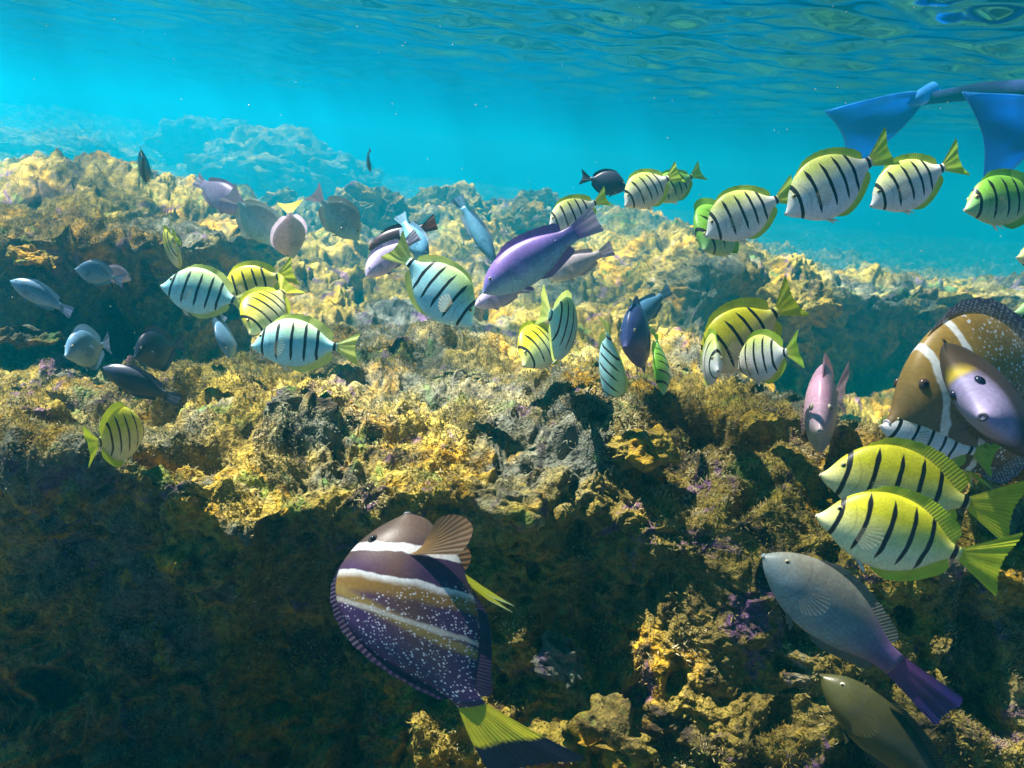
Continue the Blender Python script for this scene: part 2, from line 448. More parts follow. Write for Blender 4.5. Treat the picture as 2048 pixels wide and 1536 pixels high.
QUALITY = 1.0
nrow_seg = [6, 8, 20, 40, 60] + [70, 70, 70, 60, 50, 40, 46, 46, 46, 46, 46, 50, 60, 60, 50, 40, 40, 40, 40, 36] + [12, 10]
nrow_seg = nrow_seg[:len(CTRL) - 1] + [10] * max(0, len(CTRL) - 1 - len(nrow_seg))
rp = np.concatenate([[i + j / max(1, int(n * QUALITY)) for j in range(max(1, int(n * QUALITY)))] for i, n in enumerate(nrow_seg)] + [[len(CTRL) - 1]])
ncol_seg = [10, 40, 50, 110, 110, 110, 110, 110, 110, 110, 110, 110, 130, 60, 40, 10]
cp = np.concatenate([[i + j / n for j in range(n)] for i, n in enumerate(ncol_seg)] + [[len(PXC) - 1]])
S = cubic_resample(CTRL, rp)
S = cubic_resample(S.transpose(1, 0, 2), cp).transpose(1, 0, 2)
NR, NC = S.shape[:2]
RHO = np.clip(S[..., 3], 1, 5).reshape(-1); S = S[..., :3]
du = np.gradient(S, axis=1); dv = np.gradient(S, axis=0)
NRM = np.cross(du, dv); NRM /= np.linalg.norm(NRM, axis=2)[..., None] + 1e-9
P0 = S.reshape(-1, 3); N0 = NRM.reshape(-1, 3)
PRE = P0 / RHO[:, None]                        # rock texture is laid out at the scale of the near reef
depth = np.clip(PRE @ Fv, 0.5, 20)


def reef_displace(P, N, amp=1.0, far=None):
    d = 0.10 * billow(P * 2.1 + 11, 1) + 0.065 * billow(P * 4.2, 2) + 0.042 * billow(P * 9.5 + 5, 2) + 0.022 * billow(P * 21.0 + 9, 2)
    d = d + 0.0075 * billow(P * 46.0 + 3, 2) + 0.0034 * fbm(P * 105.0 + 1, 2)
    pit = smooth01((fbm(P * 7.0 + 40, 2) - 0.34) / 0.22)
    d = d - 0.065 * pit
    small = smooth01((perlin(P * 24.0 + 80) - 0.32) / 0.2)
    d = d - 0.022 * small
    if far is not None:
        d = d + far * (0.10 * billow(P * 1.5 + 2, 3) + 0.06 * fbm(P * 0.7 + 2, 2))
    side = np.stack([fbm(P * 11.0 + 60, 2), fbm(P * 11.0 + 90, 2), fbm(P * 11.0 + 120, 2)], 1) * 0.016
    return P + N * (d * amp)[:, None] + side


PREd = reef_displace(PRE, N0, 1.0, smooth01((depth - 2.2) / 3.0) * 1.2)
PD = P0 + (PREd - PRE) * RHO[:, None]
reef = mesh_obj("reef_ground", PD, grid_faces(NR, NC), REEF, attr={"rock_pos": PREd})
tag(reef, "algae covered reef rock with a broad ledge and dark front face", "reef", kind="structure")

# ------------------------------------------------------------------ turf algae on the near reef (stuff)
PG = PD.reshape(NR, NC, 3)
gu = np.gradient(PG, axis=1); gv = np.gradient(PG, axis=0)
GN = np.cross(gu, gv); AR = np.linalg.norm(GN, axis=2); GN /= AR[..., None] + 1e-12
proj = PD @ np.stack([Rv, -Uv, Fv], 1)
ppx = proj[:, 0] / np.maximum(proj[:, 2], .05) * FPX + 1024; ppy = proj[:, 1] / np.maximum(proj[:, 2], .05) * FPX + 768


def make_turf(count):
    ok = (proj[:, 2] > 0.5) & (proj[:, 2] < 3.2) & (ppx > -300) & (ppx < 2350) & (ppy < 1800)
    w = np.where(ok, AR.ravel() / proj[:, 2] ** 2, 0) * np.clip(0.35 + 1.0 * GN[..., 2].ravel(), 0.12, 1.3)
    dens = smooth01((fbm(PD * 6.0 + 7, 2) + 0.30) / 0.5)
    w = w * (0.15 + dens); w /= w.sum()
    idx = RNG.choice(len(PD), count, p=w)
    base = PD[idx] + RNG.normal(size=(count, 3)) * 0.002
    n = GN.reshape(-1, 3)[idx] + RNG.normal(size=(count, 3)) * 0.55
    n[:, 2] += 0.25
    n /= np.linalg.norm(n, axis=1)[:, None]
    t = np.cross(n, RNG.normal(size=(count, 3))); t /= np.linalg.norm(t, axis=1)[:, None]
    sc = np.sqrt(np.clip(proj[idx, 2], 0.7, 2.6))
    ln = RNG.uniform(0.003, 0.008, count) * sc; wd = RNG.uniform(0.0005, 0.0011, count) * sc
    side = np.cross(n, t)
    p0 = base - n * 0.002; p1 = base + n * (ln * 0.55)[:, None] + t * (ln * 0.25)[:, None]; p2 = base + n * (ln * 0.8)[:, None] + t * (ln * 0.75)[:, None]
    V = np.stack([p0 - side * wd[:, None], p0 + side * wd[:, None], p1 - side * (wd * .9)[:, None], p1 + side * (wd * .9)[:, None], p2 - side * (wd * .25)[:, None], p2 + side * (wd * .25)[:, None]], 1).reshape(-1, 3)
    o = np.arange(count)[:, None] * 6
    F = np.concatenate([o + np.array([[0, 1, 3, 2]]), o + np.array([[2, 3, 5, 4]])], 0)
    sh = np.clip(0.5 + 0.9 * fbm(base * 8.0 + 3, 3) + RNG.normal(size=count) * 0.16, 0, 1)
    o = mesh_obj("turf_algae", V, F, turf_material(), attr={"shade": np.repeat(sh, 6)})
    tag(o, "short golden turf algae growing over the reef rock", "algae", kind="stuff")


make_turf(170000)

# ------------------------------------------------------------------ boulders lying on the reef
_ico = bmesh.new(); bmesh.ops.create_icosphere(_ico, subdivisions=6, radius=1.0)
ICO_V = np.array([v.co[:] for v in _ico.verts]); ICO_F = np.array([[v.index for v in f.verts] for f in _ico.faces]); _ico.free()


def boulder(px, py, d, rx, ry, rz, label, seed=0, rot=0.0, group=None, flat=0.0):
    """rx, ry, rz in metres; px, py is where the middle of the rock is seen."""
    rho = float(far_depth(d)) / d
    c = pix(px, py, d)
    P = ICO_V.copy()
    P = P * (1 + 0.30 * fbm(ICO_V * 1.3 + seed * 7.1, 3)[:, None])
    P = P * np.array([rx, ry, rz])
    cr, sr = math.cos(rot), math.sin(rot)
    P = np.stack([P[:, 0] * cr - P[:, 1] * sr, P[:, 0] * sr + P[:, 1] * cr, P[:, 2]], 1)
    N = ICO_V / np.array([rx, ry, rz]); N /= np.linalg.norm(N, axis=1)[:, None]
    s = min(1.0, 0.35 + (rx + rz) / 0.25)
    W = reef_displace(P + c + seed * 3.3, N, 0.9 * s) - seed * 3.3 - c
    o = mesh_obj("reef_rock", W * rho, ICO_F, REEF, attr={"rock_pos": W + c + seed}); o.location = c * rho
    tag(o, label, "rock", group)
    return o


boulder(600, 835, 1.16, .055, .05, .04, "dark overhanging knob of rock standing above the spotted fish", 1)
boulder(760, 425, 2.55, .13, .12, .10, "pale rounded boulder beside the maroon fish, sunlit on its left", 2)
boulder(905, 415, 2.75, .16, .14, .09, "broad rough boulder on the reef crest behind the slender blue fish", 3)
boulder(1080, 400, 2.9, .09, .09, .055, "round shaded teal boulder left of the dark surgeonfish", 4)
boulder(1060, 440, 2.5, .10, .08, .05, "pale lumpy rock below the round teal boulder", 5)
boulder(560, 395, 2.9, .08, .08, .05, "small pale rock on the crest behind the yellow tailed fish", 6)
boulder(1600, 610, 1.9, .085, .07, .045, "pale green knob of rock jutting over the dark trench", 7)
boulder(440, 305, 6.2, .55, .5, .30, "large hazy boulder far behind the reef, its top a low hump", 8, group=None)
boulder(560, 345, 5.0, .65, .5, .28, "dark hazy boulder far behind the reef, in front of the humped one", 9)
boulder(660, 365, 5.6, .45, .5, .22, "faint low boulder fading into blue water beyond the pale crest", 10)
boulder(110, 300, 4.6, .55, .4, .10, "shadowed flat boulder far off at the left edge", 11)
boulder(1290, 905, 1.05, .05, .05, .03, "low knobbly rock lump on the sunlit ledge", 12)
boulder(1010, 1000, 0.98, .045, .04, .035, "orange crusted knob hanging at the lip of the ledge", 13)
boulder(40, 672, 1.40, .085, .06, .03, "yellow green knob of rock jutting out at the left edge", 16)
boulder(70, 520, 1.50, .06, .05, .025, "small rock ledge with an orange rim high on the left mound", 17)
boulder(430, 1130, 1.02, .065, .05, .045, "greenish knob of rock on the dark wall left of the big spotted fish", 18)
boulder(1230, 1475, 0.86, .055, .05, .035, "golden crusted rock low in the shaded reef face", 14)
boulder(1130, 1330, 0.95, .05, .05, .045, "yellow knob of rock beside the spotted fish's tail", 15)

# ------------------------------------------------------------------ water surface and haze
WZ = 0.95


def graded(lo, hi, near, grow, centre):
    a = [centre]; s = near
    while a[-1] < hi: a.append(a[-1] + s); s *= grow if a[-1] - centre > 5 else 1.006
    b = [centre]; s = near
    while b[-1] > lo: b.append(b[-1] - s); s *= grow if centre - b[-1] > 5 else 1.006
    r = np.array(b[::-1][:-1] + a); return np.clip(r, lo, hi)


wx = graded(-68, 68, 0.03, 1.06, 0.8); wy = graded(-4, 90, 0.03, 1.06, 2.0)
X, Y = np.meshgrid(wx, wy)
Z = np.zeros_like(X)
for (lx, ly, A, ph) in ((0.9, 0.35, .010, 0.3), (0.55, 0.9, .006, 1.9), (-0.4, 1.6, .004, 4.0), (2.3, 1.1, .004, 2.2), (-1.9, 2.4, .003, .7)):
    Z += A * np.sin(2 * math.pi * (X * lx + Y * ly) + ph + 1.2 * perlin(np.stack([X.ravel() * 1.1, Y.ravel() * 1.1, np.full(X.size, ph)], 1)).reshape(X.shape))
Z += 0.045 * fbm(np.stack([X.ravel() * 1.1, Y.ravel() * 1.5, np.zeros(X.size)], 1), 3).reshape(X.shape)
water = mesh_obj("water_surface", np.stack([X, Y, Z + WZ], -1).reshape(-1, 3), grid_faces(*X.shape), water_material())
tag(water, "rippled underside of the water surface", "water", kind="structure")

hz = NT("water_haze"); hz.t.nodes.remove(hz.b)
pv = hz.n("ShaderNodeVolumePrincipled")
pv.inputs["Color"].default_value = (0.003, 0.59, 0.90, 1)
pv.inputs["Density"].default_value = 0.062
pv.inputs["Anisotropy"].default_value = 0.65
hz.link(pv.outputs[0], hz.out.inputs["Volume"])
bx0, bx1 = np.array([-70.0, -5.5, -7.5]), np.array([70.0, 92.0, WZ + 0.16])
hv = np.array([[x, y, z] for x in (bx0[0], bx1[0]) for y in (bx0[1], bx1[1]) for z in (bx0[2], bx1[2])])
hf = np.array([[0, 1, 3, 2], [4, 6, 7, 5], [0, 4, 5, 1], [2, 3, 7, 6], [0, 2, 6, 4], [1, 5, 7, 3]])
haze = mesh_obj("haze", hv, hf, hz.m, smooth=False); tag(haze, kind="stuff")

# ------------------------------------------------------------------ fish
def spline(x, xc, yc):
    """Natural cubic spline through the control points."""
    xc = np.asarray(xc, float); yc = np.asarray(yc, float); n = len(xc)
    h = np.diff(xc); A = np.eye(n); r = np.zeros(n)
    for i in range(1, n - 1):
        A[i, i - 1], A[i, i], A[i, i + 1] = h[i - 1], 2 * (h[i - 1] + h[i]), h[i]
        r[i] = 3 * ((yc[i + 1] - yc[i]) / h[i] - (yc[i] - yc[i - 1]) / h[i - 1])
    c = np.linalg.solve(A, r)
    i = np.clip(np.searchsorted(xc, x) - 1, 0, n - 2); t = x - xc[i]
    b = (yc[i + 1] - yc[i]) / h[i] - h[i] * (2 * c[i] + c[i + 1]) / 3
    d = (c[i + 1] - c[i]) / (3 * h[i])
    return yc[i] + b * t + c[i] * t ** 2 + d * t ** 3


SHAPES = {
    "tang": dict(
        top=([0, .03, .10, .20, .33, .48, .65, .80, .92, 1.0], [-.045, -.012, .100, .212, .285, .302, .262, .165, .066, .048]),
        bot=([0, .03, .10, .20, .33, .48, .65, .80, .92, 1.0], [-.078, -.106, -.148, -.212, -.270, -.292, -.258, -.165, -.066, -.048]),
        wid=([0, .03, .10, .20, .33, .50, .70, .88, 1.0], [.016, .028, .062, .088, .100, .092, .062, .028, .017]),
        tail=(.29, .225, .08, 0.6), dorsal=(.24, .93, .070, .5), anal=(.46, .93, .070), pect=(.27, -.06, .19), pelv=(.33, .15), eye=(.125, .062, .026)),
    "deep": dict(
        top=([0, .03, .10, .20, .33, .48, .65, .80, .92, 1.0], [-.05, -.01, .135, .270, .355, .372, .305, .165, .066, .052]),
        bot=([0, .03, .10, .20, .33, .48, .65, .80, .92, 1.0], [-.085, -.115, -.165, -.235, -.315, -.350, -.300, -.165, -.066, -.052]),
        wid=([0, .03, .10, .20, .33, .50, .70, .88, 1.0], [.02, .034, .078, .112, .128, .115, .078, .034, .02]),
        tail=(.30, .23, .05, 0.6), dorsal=(.22, .94, .085, .7), anal=(.45, .95, .10), pect=(.27, -.07, .25), pelv=(.34, .19), eye=(.13, .085, .027)),
    "round": dict(
        top=([0, .02, .07, .15, .28, .46, .65, .80, .92, 1.0], [-.04, .02, .125, .23, .315, .338, .285, .180, .088, .066]),
        bot=([0, .02, .07, .15, .28, .46, .65, .80, .92, 1.0], [-.09, -.14, -.195, -.255, -.318, -.338, -.290, -.182, -.088, -.066]),
        wid=([0, .03, .10, .20, .33, .50, .70, .88, 1.0], [.03, .046, .088, .122, .140, .126, .086, .040, .024]),
        tail=(.33, .25, .03, 0.6), dorsal=(.22, .95, .075, .7), anal=(.45, .96, .09), pect=(.25, -.08, .25), pelv=(.36, .30), eye=(.14, .12, .030)),
    "parrot": dict(
        top=([0, .03, .10, .20, .33, .48, .65, .80, .92, 1.0], [.0, .040, .106, .160, .196, .200, .168, .114, .076, .073]),
        bot=([0, .03, .10, .20, .33, .48, .65, .80, .92, 1.0], [-.03, -.060, -.108, -.152, -.186, -.195, -.166, -.112, -.076, -.073]),
        wid=([0, .03, .10, .20, .33, .50, .70, .88, 1.0], [.025, .042, .070, .094, .102, .096, .066, .036, .022]),
        tail=(.24, .13, .02, 0.3), dorsal=(.26, .90, .055, .3), anal=(.52, .90, .05), pect=(.28, -.03, .17), pelv=(.32, .12), eye=(.11, .055, .020)),
    "slim": dict(
        top=([0, .03, .10, .20, .33, .48, .65, .80, .92, 1.0], [.0, .022, .055, .085, .105, .108, .092, .066, .045, .042]),
        bot=([0, .03, .10, .20, .33, .48, .65, .80, .92, 1.0], [-.02, -.036, -.060, -.085, -.105, -.108, -.092, -.066, -.045, -.042]),
        wid=([0, .03, .10, .20, .33, .50, .70, .88, 1.0], [.02, .033, .052, .068, .074, .068, .048, .026, .017]),
        tail=(.20, .10, .02, 0.3), dorsal=(.26, .90, .045, .3), anal=(.52, .90, .04), pect=(.26, -.02, .14), pelv=(.32, .10), eye=(.10, .035, .016)),
}
_es = bmesh.new(); bmesh.ops.create_uvsphere(_es, u_segments=14, v_segments=9, radius=1.0); bmesh.ops.triangulate(_es, faces=_es.faces)
EYE_V = np.array([v.co[:] for v in _es.verts]); EYE_F = np.array([[v.index for v in f.verts] for f in _es.faces]); _es.free()


def sheet(base, tip, rows, th, curve=None):
    """A fin membrane between a line of base points and a line of tip points."""
    n = len(base); f = np.linspace(0, 1, rows)[:, None, None]
    G = base[None] * (1 - f) + tip[None] * f
    if curve is not None: G = G + curve[None, None] * np.sin(f * math.pi / 2) ** 2
    uv = np.stack(np.broadcast_arrays(np.linspace(0, 1, n)[None, :], np.linspace(0, 1, rows)[:, None]), -1).reshape(-1, 2)
    return G.reshape(-1, 3), grid_faces(rows, n), uv


IRIS = {}


def fish(name, shape, look, snout, tail, up, label, cat, group=None, bend=None, dorsal=None, tail_spread=1.0, tail_len=1.0, twist=0.0, pect_out=0.22, pect_tilt=0.0, pect_len=1.0, detail=1.0):
    """snout and tail: (px, py, depth) of the snout tip and the tail base; up: dorsal direction as (right, down, towards viewer) in the picture."""
    sh = SHAPES[shape]
    ang_rng = np.random.default_rng(abs(hash(label)) % 1000 if False else sum(map(ord, label)))
    by, bz = bend if bend is not None else (ang_rng.uniform(-.22, .22), ang_rng.uniform(-.04, .06))
    plump, slim_ = ang_rng.uniform(.94, 1.07), ang_rng.uniform(.9, 1.15)
    if dorsal is None: dorsal = ang_rng.uniform(.65, 1.1)
    tail_spread *= ang_rng.uniform(.85, 1.1)

    def warp(P):
        P = np.array(P, float).reshape(-1, 3)
        t = 0.5 - P[:, 0]
        s = np.clip(t - 0.22, 0, None)
        Q = P.copy()
        Q[:, 1] += by * s ** 2; Q[:, 2] += bz * s ** 2
        if twist: # tail swings a little more
            s2 = np.clip(t - 0.85, 0, None); Q[:, 1] += twist * s2
        return Q

    # pose: local snout -> bent tail base maps onto the two given points
    A = np.array([0.5, 0, (sh["top"][1][0] + sh["bot"][1][0]) / 2]); B = warp([[-0.5, 0, 0]])[0]
    wS, wT = pix(*snout), pix(*tail)
    lx = (A - B) / np.linalg.norm(A - B); lz = np.array([0, 0, 1.0]); lz -= lz.dot(lx) * lx; lz /= np.linalg.norm(lz); ly = np.cross(lz, lx)
    hx = (wS - wT) / np.linalg.norm(wS - wT)
    upw = up[0] * Rv - up[1] * Uv - up[2] * Fv
    hz_ = upw - upw.dot(hx) * hx; hz_ /= np.linalg.norm(hz_); hy = np.cross(hz_, hx)
    scale = np.linalg.norm(wS - wT) / np.linalg.norm(A - B)
    R = np.stack([hx, hy, hz_], 1) @ np.stack([lx, ly, lz], 1).T
    loc = wS - scale * (R @ A)
    root = bpy.data.objects.new(name, None); COL.objects.link(root); root.empty_display_size = 0.03
    M = np.eye(4); M[:3, :3] = R * scale; M[:3, 3] = loc
    root.matrix_world = Matrix(M.tolist())
    tag(root, label, cat, group)

    top = lambda t: spline(t, *sh["top"]) * (1 + (plump - 1) * np.clip(t * 4, 0, 1)); bot = lambda t: spline(t, *sh["bot"]) * (1 + (plump - 1) * np.clip(t * 4, 0, 1)); wid = lambda t: spline(t, *sh["wid"]) * slim_
    n, m = int(46 * detail), int(28 * detail)
    t = np.linspace(0, 1, n) ** 1.35
    th = np.linspace(0, 2 * math.pi, m, endpoint=False)
    zc = (top(t) + bot(t)) / 2; hh = (top(t) - bot(t)) / 2; ww = wid(t)
    s_, c_ = np.sin(th), np.cos(th)
    Yy = ww[:, None] * (np.sign(s_) * np.abs(s_) ** 1.25)[None]; Zz = zc[:, None] + hh[:, None] * (np.sign(c_) * np.abs(c_) ** 1.02)[None]
    Xx = np.repeat((0.5 - t)[:, None], m, 1)
    V = np.stack([Xx, Yy, Zz], -1).reshape(-1, 3)
    F = grid_faces(n, m, wrap=True)[:, ::-1]
    uv = np.stack([0.5 - V[:, 0], V[:, 2]], 1)
    c0, c1 = len(V), len(V) + 1
    V = np.concatenate([V, [[0.508, 0, zc[0]]], [[-0.505, 0, zc[-1]]]]); uv = np.concatenate([uv, [[0, zc[0]], [1, zc[-1]]]])
    i = np.arange(m); j = (i + 1) % m
    caps = np.concatenate([np.stack([i, j, np.full(m, c0), np.full(m, c0)], 1), np.stack([(n - 1) * m + j, (n - 1) * m + i, np.full(m, c1), np.full(m, c1)], 1)])
    # caps as real triangles: split the mesh into tri form
    tri = np.concatenate([F[:, [0, 1, 2]], F[:, [0, 2, 3]], caps[:, :3]])
    mesh_obj("body", warp(V), tri, look["coat"], root, uv=uv)

    def surf_y(tt, z):
        zc_ = (top(tt) + bot(tt)) / 2; h_ = (top(tt) - bot(tt)) / 2
        c = np.clip((z - zc_) / h_, -1, 1); return wid(tt) * np.sqrt(1 - c * c) ** 1.25

    def ray_wave(k, amp):  # gentle corrugation along fin rays
        return amp * np.sin(np.linspace(0, 1, k) * math.pi * 2 * 3.0)

    # dorsal and anal fins
    a, b, hgt, lean = sh["dorsal"]; k = 30
    q = np.linspace(0, 1, k); tt = a + (b - a) * q
    prof = np.minimum(1, q / 0.16) ** 0.7 * np.where(q > 0.86, np.sqrt(np.clip(1 - ((q - 0.86) / 0.14) ** 2, 0, 1)), 1) * (0.72 + 0.55 * q)
    prof = np.maximum(prof, 0.05) * hgt * dorsal
    base = np.stack([0.5 - tt, np.zeros(k), top(tt) - 0.014], 1)
    tip = base + np.stack([-prof * (0.35 + 0.55 * q), 0.010 * np.sin(q * 5 + 1), prof + 0.014], 1)
    tip += np.stack([np.zeros(k), ray_wave(k, .003), 0.004 * np.sin(q * 60)], 1)
    v_, f_, u_ = sheet(base, tip, 7, 0.004); mesh_obj("dorsal_fin", warp(v_), f_, look["fin"], root, uv=u_)
    a, b, hgt = sh["anal"]
    tt = a + (b - a) * q
    prof = np.minimum(1, q / 0.2) ** 0.7 * np.where(q > 0.82, np.sqrt(np.clip(1 - ((q - 0.82) / 0.18) ** 2, 0, 1)), 1) * (0.8 + 0.4 * q)
    prof = np.maximum(prof, 0.05) * hgt * dorsal
    base = np.stack([0.5 - tt, np.zeros(k), bot(tt) + 0.014], 1)
    tip = base + np.stack([-prof * (0.3 + 0.6 * q), 0.010 * np.sin(q * 4 + 2), -prof - 0.014], 1)
    v_, f_, u_ = sheet(base, tip, 7, 0.004); mesh_obj("anal_fin", warp(v_), f_, look.get("anal", look["fin"]), root, uv=u_)
    # tail
    ln, H, fork, rnd = sh["tail"]; H *= tail_spread; ln *= tail_len; k = 26
    q = np.linspace(-1, 1, k); hp = (top(1.0) - bot(1.0)) / 2 * 0.93
    base = np.stack([np.full(k, -0.485), np.zeros(k), q * hp], 1)
    ex = ln - fork * (1 - q ** 2) ** 1.0 - 0.03 * np.abs(q) ** 8
    tip = np.stack([-0.5 - ex + 0.004 * np.sin(q * 40), 0.012 * np.sin(q * 3.0) + ray_wave(k, .004), q * H], 1)
    v_, f_, u_ = sheet(base, tip, 9, 0.006); mesh_obj("tail_fin", warp(v_), f_, look.get("tail", look["fin"]), root, uv=u_)
    # paired fins
    tp, zp, lp = sh["pect"]; k = 13; q = np.linspace(-1, 1, k)
    for s in (1, -1):
        zb = zp + q * 0.032; yb = s * (surf_y(np.full(k, tp), zb) - 0.006)
        base = np.stack([np.full(k, 0.5 - tp), yb, zb], 1)
        a_ = q * 0.62 - 0.05 + pect_tilt
        L_ = pect_len * lp * (1 - 0.30 * np.abs(q - 0.25) ** 1.5)
        o_ = pect_out + 0.12 * ang_rng.uniform(-1, 1)
        tip = base + np.stack([-L_ * np.cos(a_) * math.cos(o_), s * L_ * math.sin(o_) * np.ones(k), L_ * np.sin(a_)], 1)
        v_, f_, u_ = sheet(base, tip, 6, 0.0025); mesh_obj("pectoral_fin", warp(v_), f_, look.get("pect", look["fin"]), root, uv=u_)
    tp, lp = sh["pelv"]; k = 9; q = np.linspace(0, 1, k)
    for s in (1, -1):
        zb = bot(tp + 0.05 * q) + 0.012
        base = np.stack([0.5 - tp - 0.05 * q, np.full(k, s * 0.016), zb], 1)
        L_ = lp * (1 - 0.55 * q)
        tip = base + np.stack([-L_ * 0.72, s * L_ * 0.22, -L_ * 0.62], 1)
        v_, f_, u_ = sheet(base, tip, 6, 0.003); mesh_obj("pelvic_fin", warp(v_), f_, look.get("pelv", look["fin"]), root, uv=u_)
    # eyes
    te, ze, re = sh["eye"]
    for s in (1, -1):
        ye = float(surf_y(np.array([te]), np.array([ze]))[0])
        c = np.array([0.5 - te, s * (ye - 0.010), ze])
        e = mesh_obj("eye", EYE_V * np.array([re, re * 0.62, re]) + c, EYE_F, look["iris"], root)
        c2 = c + np.array([0.002, s * re * 0.36, 0])
        mesh_obj("pupil", EYE_V * np.array([re * .58, re * .34, re * .58]) + c2, EYE_F, PUPIL, e)
    # lips
    k1, k2 = 16, 8; a1 = np.linspace(0, 2 * math.pi, k1, endpoint=False); a2 = np.linspace(0, 2 * math.pi, k2, endpoint=False)
    r0y, r0z = float(wid(0.0)) * 0.8, (sh["top"][1][0] - sh["bot"][1][0]) / 2 * 0.62
    rr = 0.0060
    Lx = 0.505 + rr * 0.8 * np.sin(a2)[None, :] + 0 * a1[:, None]
    Ly = np.cos(a1)[:, None] * (r0y + rr * np.cos(a2)[None, :]); Lz = zc[0] + np.sin(a1)[:, None] * (r0z + rr * np.cos(a2)[None, :])
    v_ = np.stack([Lx, Ly, Lz], -1).reshape(-1, 3); ff = grid_faces(k1, k2, wrap=True)
    last = np.stack([(k1 - 1) * k2 + np.arange(k2), (k1 - 1) * k2 + (np.arange(k2) + 1) % k2, (np.arange(k2) + 1) % k2, np.arange(k2)], 1)
    mesh_obj("mouth", v_, np.concatenate([ff, last]), look["lips"], root)
    return root


PUPIL = simple_mat("pupil", (0.006, 0.006, 0.008), 0.12)


def convict_look(tag_, belly, flank, back, fin0, fin1, back_at=0.80):
    coat = coat_material("convict_" + tag_, dict(depth=.30, belly=belly, flank=flank, back=back, back_at=back_at,
                         bars=(.145, .325, .49, .64, .775, .965), barw=.028, bow=.30, lean=-.02, bar_v=(-.255, .30), gillfac=.25))
    return dict(coat=coat, fin=fin_material("convict_fin_" + tag_, fin0, fin1, alpha_tr=.4), tail=fin_material("convict_tail_" + tag_, fin0, fin1, alpha_tr=.45, rays=16),
                pect=fin_material("convict_pectoral_" + tag_, (.7, .7, .5), (.75, .75, .6), alpha_tr=.6, rays=8, clear=.82),
                pelv=fin_material("convict_pelvic_" + tag_, (.8, .8, .72), (.85, .85, .8), alpha_tr=.4, rays=5),
                iris=simple_mat("convict_iris", (.55, .5, .2), .2), lips=simple_mat("convict_lips", (.6, .52, .4), .5))


WHITE = convict_look("white", (.93, .94, .92), (.93, .94, .88), (.78, .86, .20), (.74, .84, .14), (.46, .76, .06), .88)
YELLOW = convict_look("yellow", (.84, .84, .50), (.84, .80, .24), (.78, .74, .03), (.78, .78, .05), (.62, .74, .03), .72)
SHADED_CYAN = convict_look("shaded_cyan", (.46, .86, .94), (.38, .82, .90), (.56, .78, .34), (.66, .80, .30), (.66, .80, .18), .90)  # cyan water light of the shade is put into this white fish's coat
GREEN = convict_look("green", (.42, .66, .36), (.28, .62, .20), (.24, .58, .06), (.28, .60, .08), (.20, .54, .05), .70)


def plain_look(tag_, belly, flank, back, tail, tail_edge, fin=None, zones=(), iris=(.35, .32, .22), depth=.17, **extra):
    coat = coat_material("coat_" + tag_, dict(depth=depth, belly=belly, flank=flank, back=back, zones=zones, gillfac=.35, gill=.27, scales=34.0, **{'rough': extra.pop('rough2', .36), **extra}))
    f = fin or back
    return dict(coat=coat, fin=fin_material("fin_" + tag_, f, tuple(x * .8 for x in f), alpha_tr=.3), pect=fin_material("pectoral_" + tag_, flank, flank, alpha_tr=.4, rays=9, clear=.8),
                tail=fin_material("tail_" + tag_, tail, tail_edge, alpha_tr=.3, rays=14), iris=simple_mat("iris_" + tag_, iris, .2), lips=simple_mat("lips_" + tag_, tuple(x * 0.75 for x in belly), .5))


SPOTTED = dict(
    coat=coat_material("spotted_surgeon", dict(depth=.37, belly=(.075, .035, .10), flank=(.15, .075, .06), back=(.09, .035, .13),
         zones=((.32, .12, (.14, .085, .055), .9), (.55, 1.0, (.035, .014, .11), .8)),
         bands=((.21, .26, .10, .020, (.88, .88, .86), .010), (.395, .34, .05, .019, (.88, .88, .85), .010), (.44, .34, .05, .014, (.30, .17, .04), .05),
                (.63, .75, .2, .010, (.36, .24, .06), .05), (.60, .52, .1, .005, (.62, .55, .46), .018)),
         spots=(66.0, .31, .41, .44, (.86, .82, .86)), gillfac=.0)),
    fin=fin_material("spotted_dorsal", (.10, .05, .10), (.05, .02, .09), spots=(26.0, .30, (.8, .76, .8))),
    tail=fin_material("spotted_tail", (.80, .72, .02), (.80, .74, .03), (.008, .01, .03), .25, split=.60, rays=15),
    pect=fin_material("spotted_pectoral", (.42, .22, .05), (.26, .14, .06), alpha_tr=.35, rays=11),
    pelv=fin_material("spotted_pelvic", (.86, .84, .02), (.86, .86, .03), (.6, .8, .4), .3, rays=6),
    iris=simple_mat("spotted_iris", (.10, .06, .05), .2), lips=simple_mat("spotted_lips", (.6, .55, .6), .5))

SPOTTED_NEAR = dict(SPOTTED, fin=fin_material("spotted_fin_plain", (.06, .03, .09), (.03, .012, .07)))
SPOTTED_GOLD = dict(SPOTTED, coat=coat_material("spotted_surgeon_golden", dict(depth=.33, belly=(.16, .11, .07), flank=(.30, .19, .06), back=(.42, .26, .05),
        zones=((.48, .95, (.05, .045, .13), .85),), bands=((.20, .05, .30, .012, (.88, .88, .82), .010), (.37, .10, .25, .011, (.88, .88, .82), .010)),
        spots=(52.0, .33, .36, .40, (.86, .86, .88)), gillfac=.0)),
    fin=fin_material("spotted_fin_pale", (.30, .20, .10), (.10, .09, .16), spots=(30.0, .34, (.85, .85, .85))))
GREY = plain_look("grey", (.26, .34, .36), (.23, .27, .26), (.21, .21, .17), (.26, .08, .28), (.035, .02, .18), zones=((.58, .95, (.20, .09, .28), .95),))
PURPLE = plain_look("purple", (.20, .34, .62), (.15, .16, .50), (.22, .13, .46), (.20, .10, .52), (.55, .45, .65))
BLUEGREY = plain_look("bluegrey", (.22, .38, .52), (.16, .32, .48), (.12, .26, .42), (.14, .26, .44), (.2, .26, .46))
LILAC = plain_look("lilac", (.58, .52, .76), (.56, .48, .74), (.50, .44, .68), (.48, .42, .62), (.50, .48, .66))
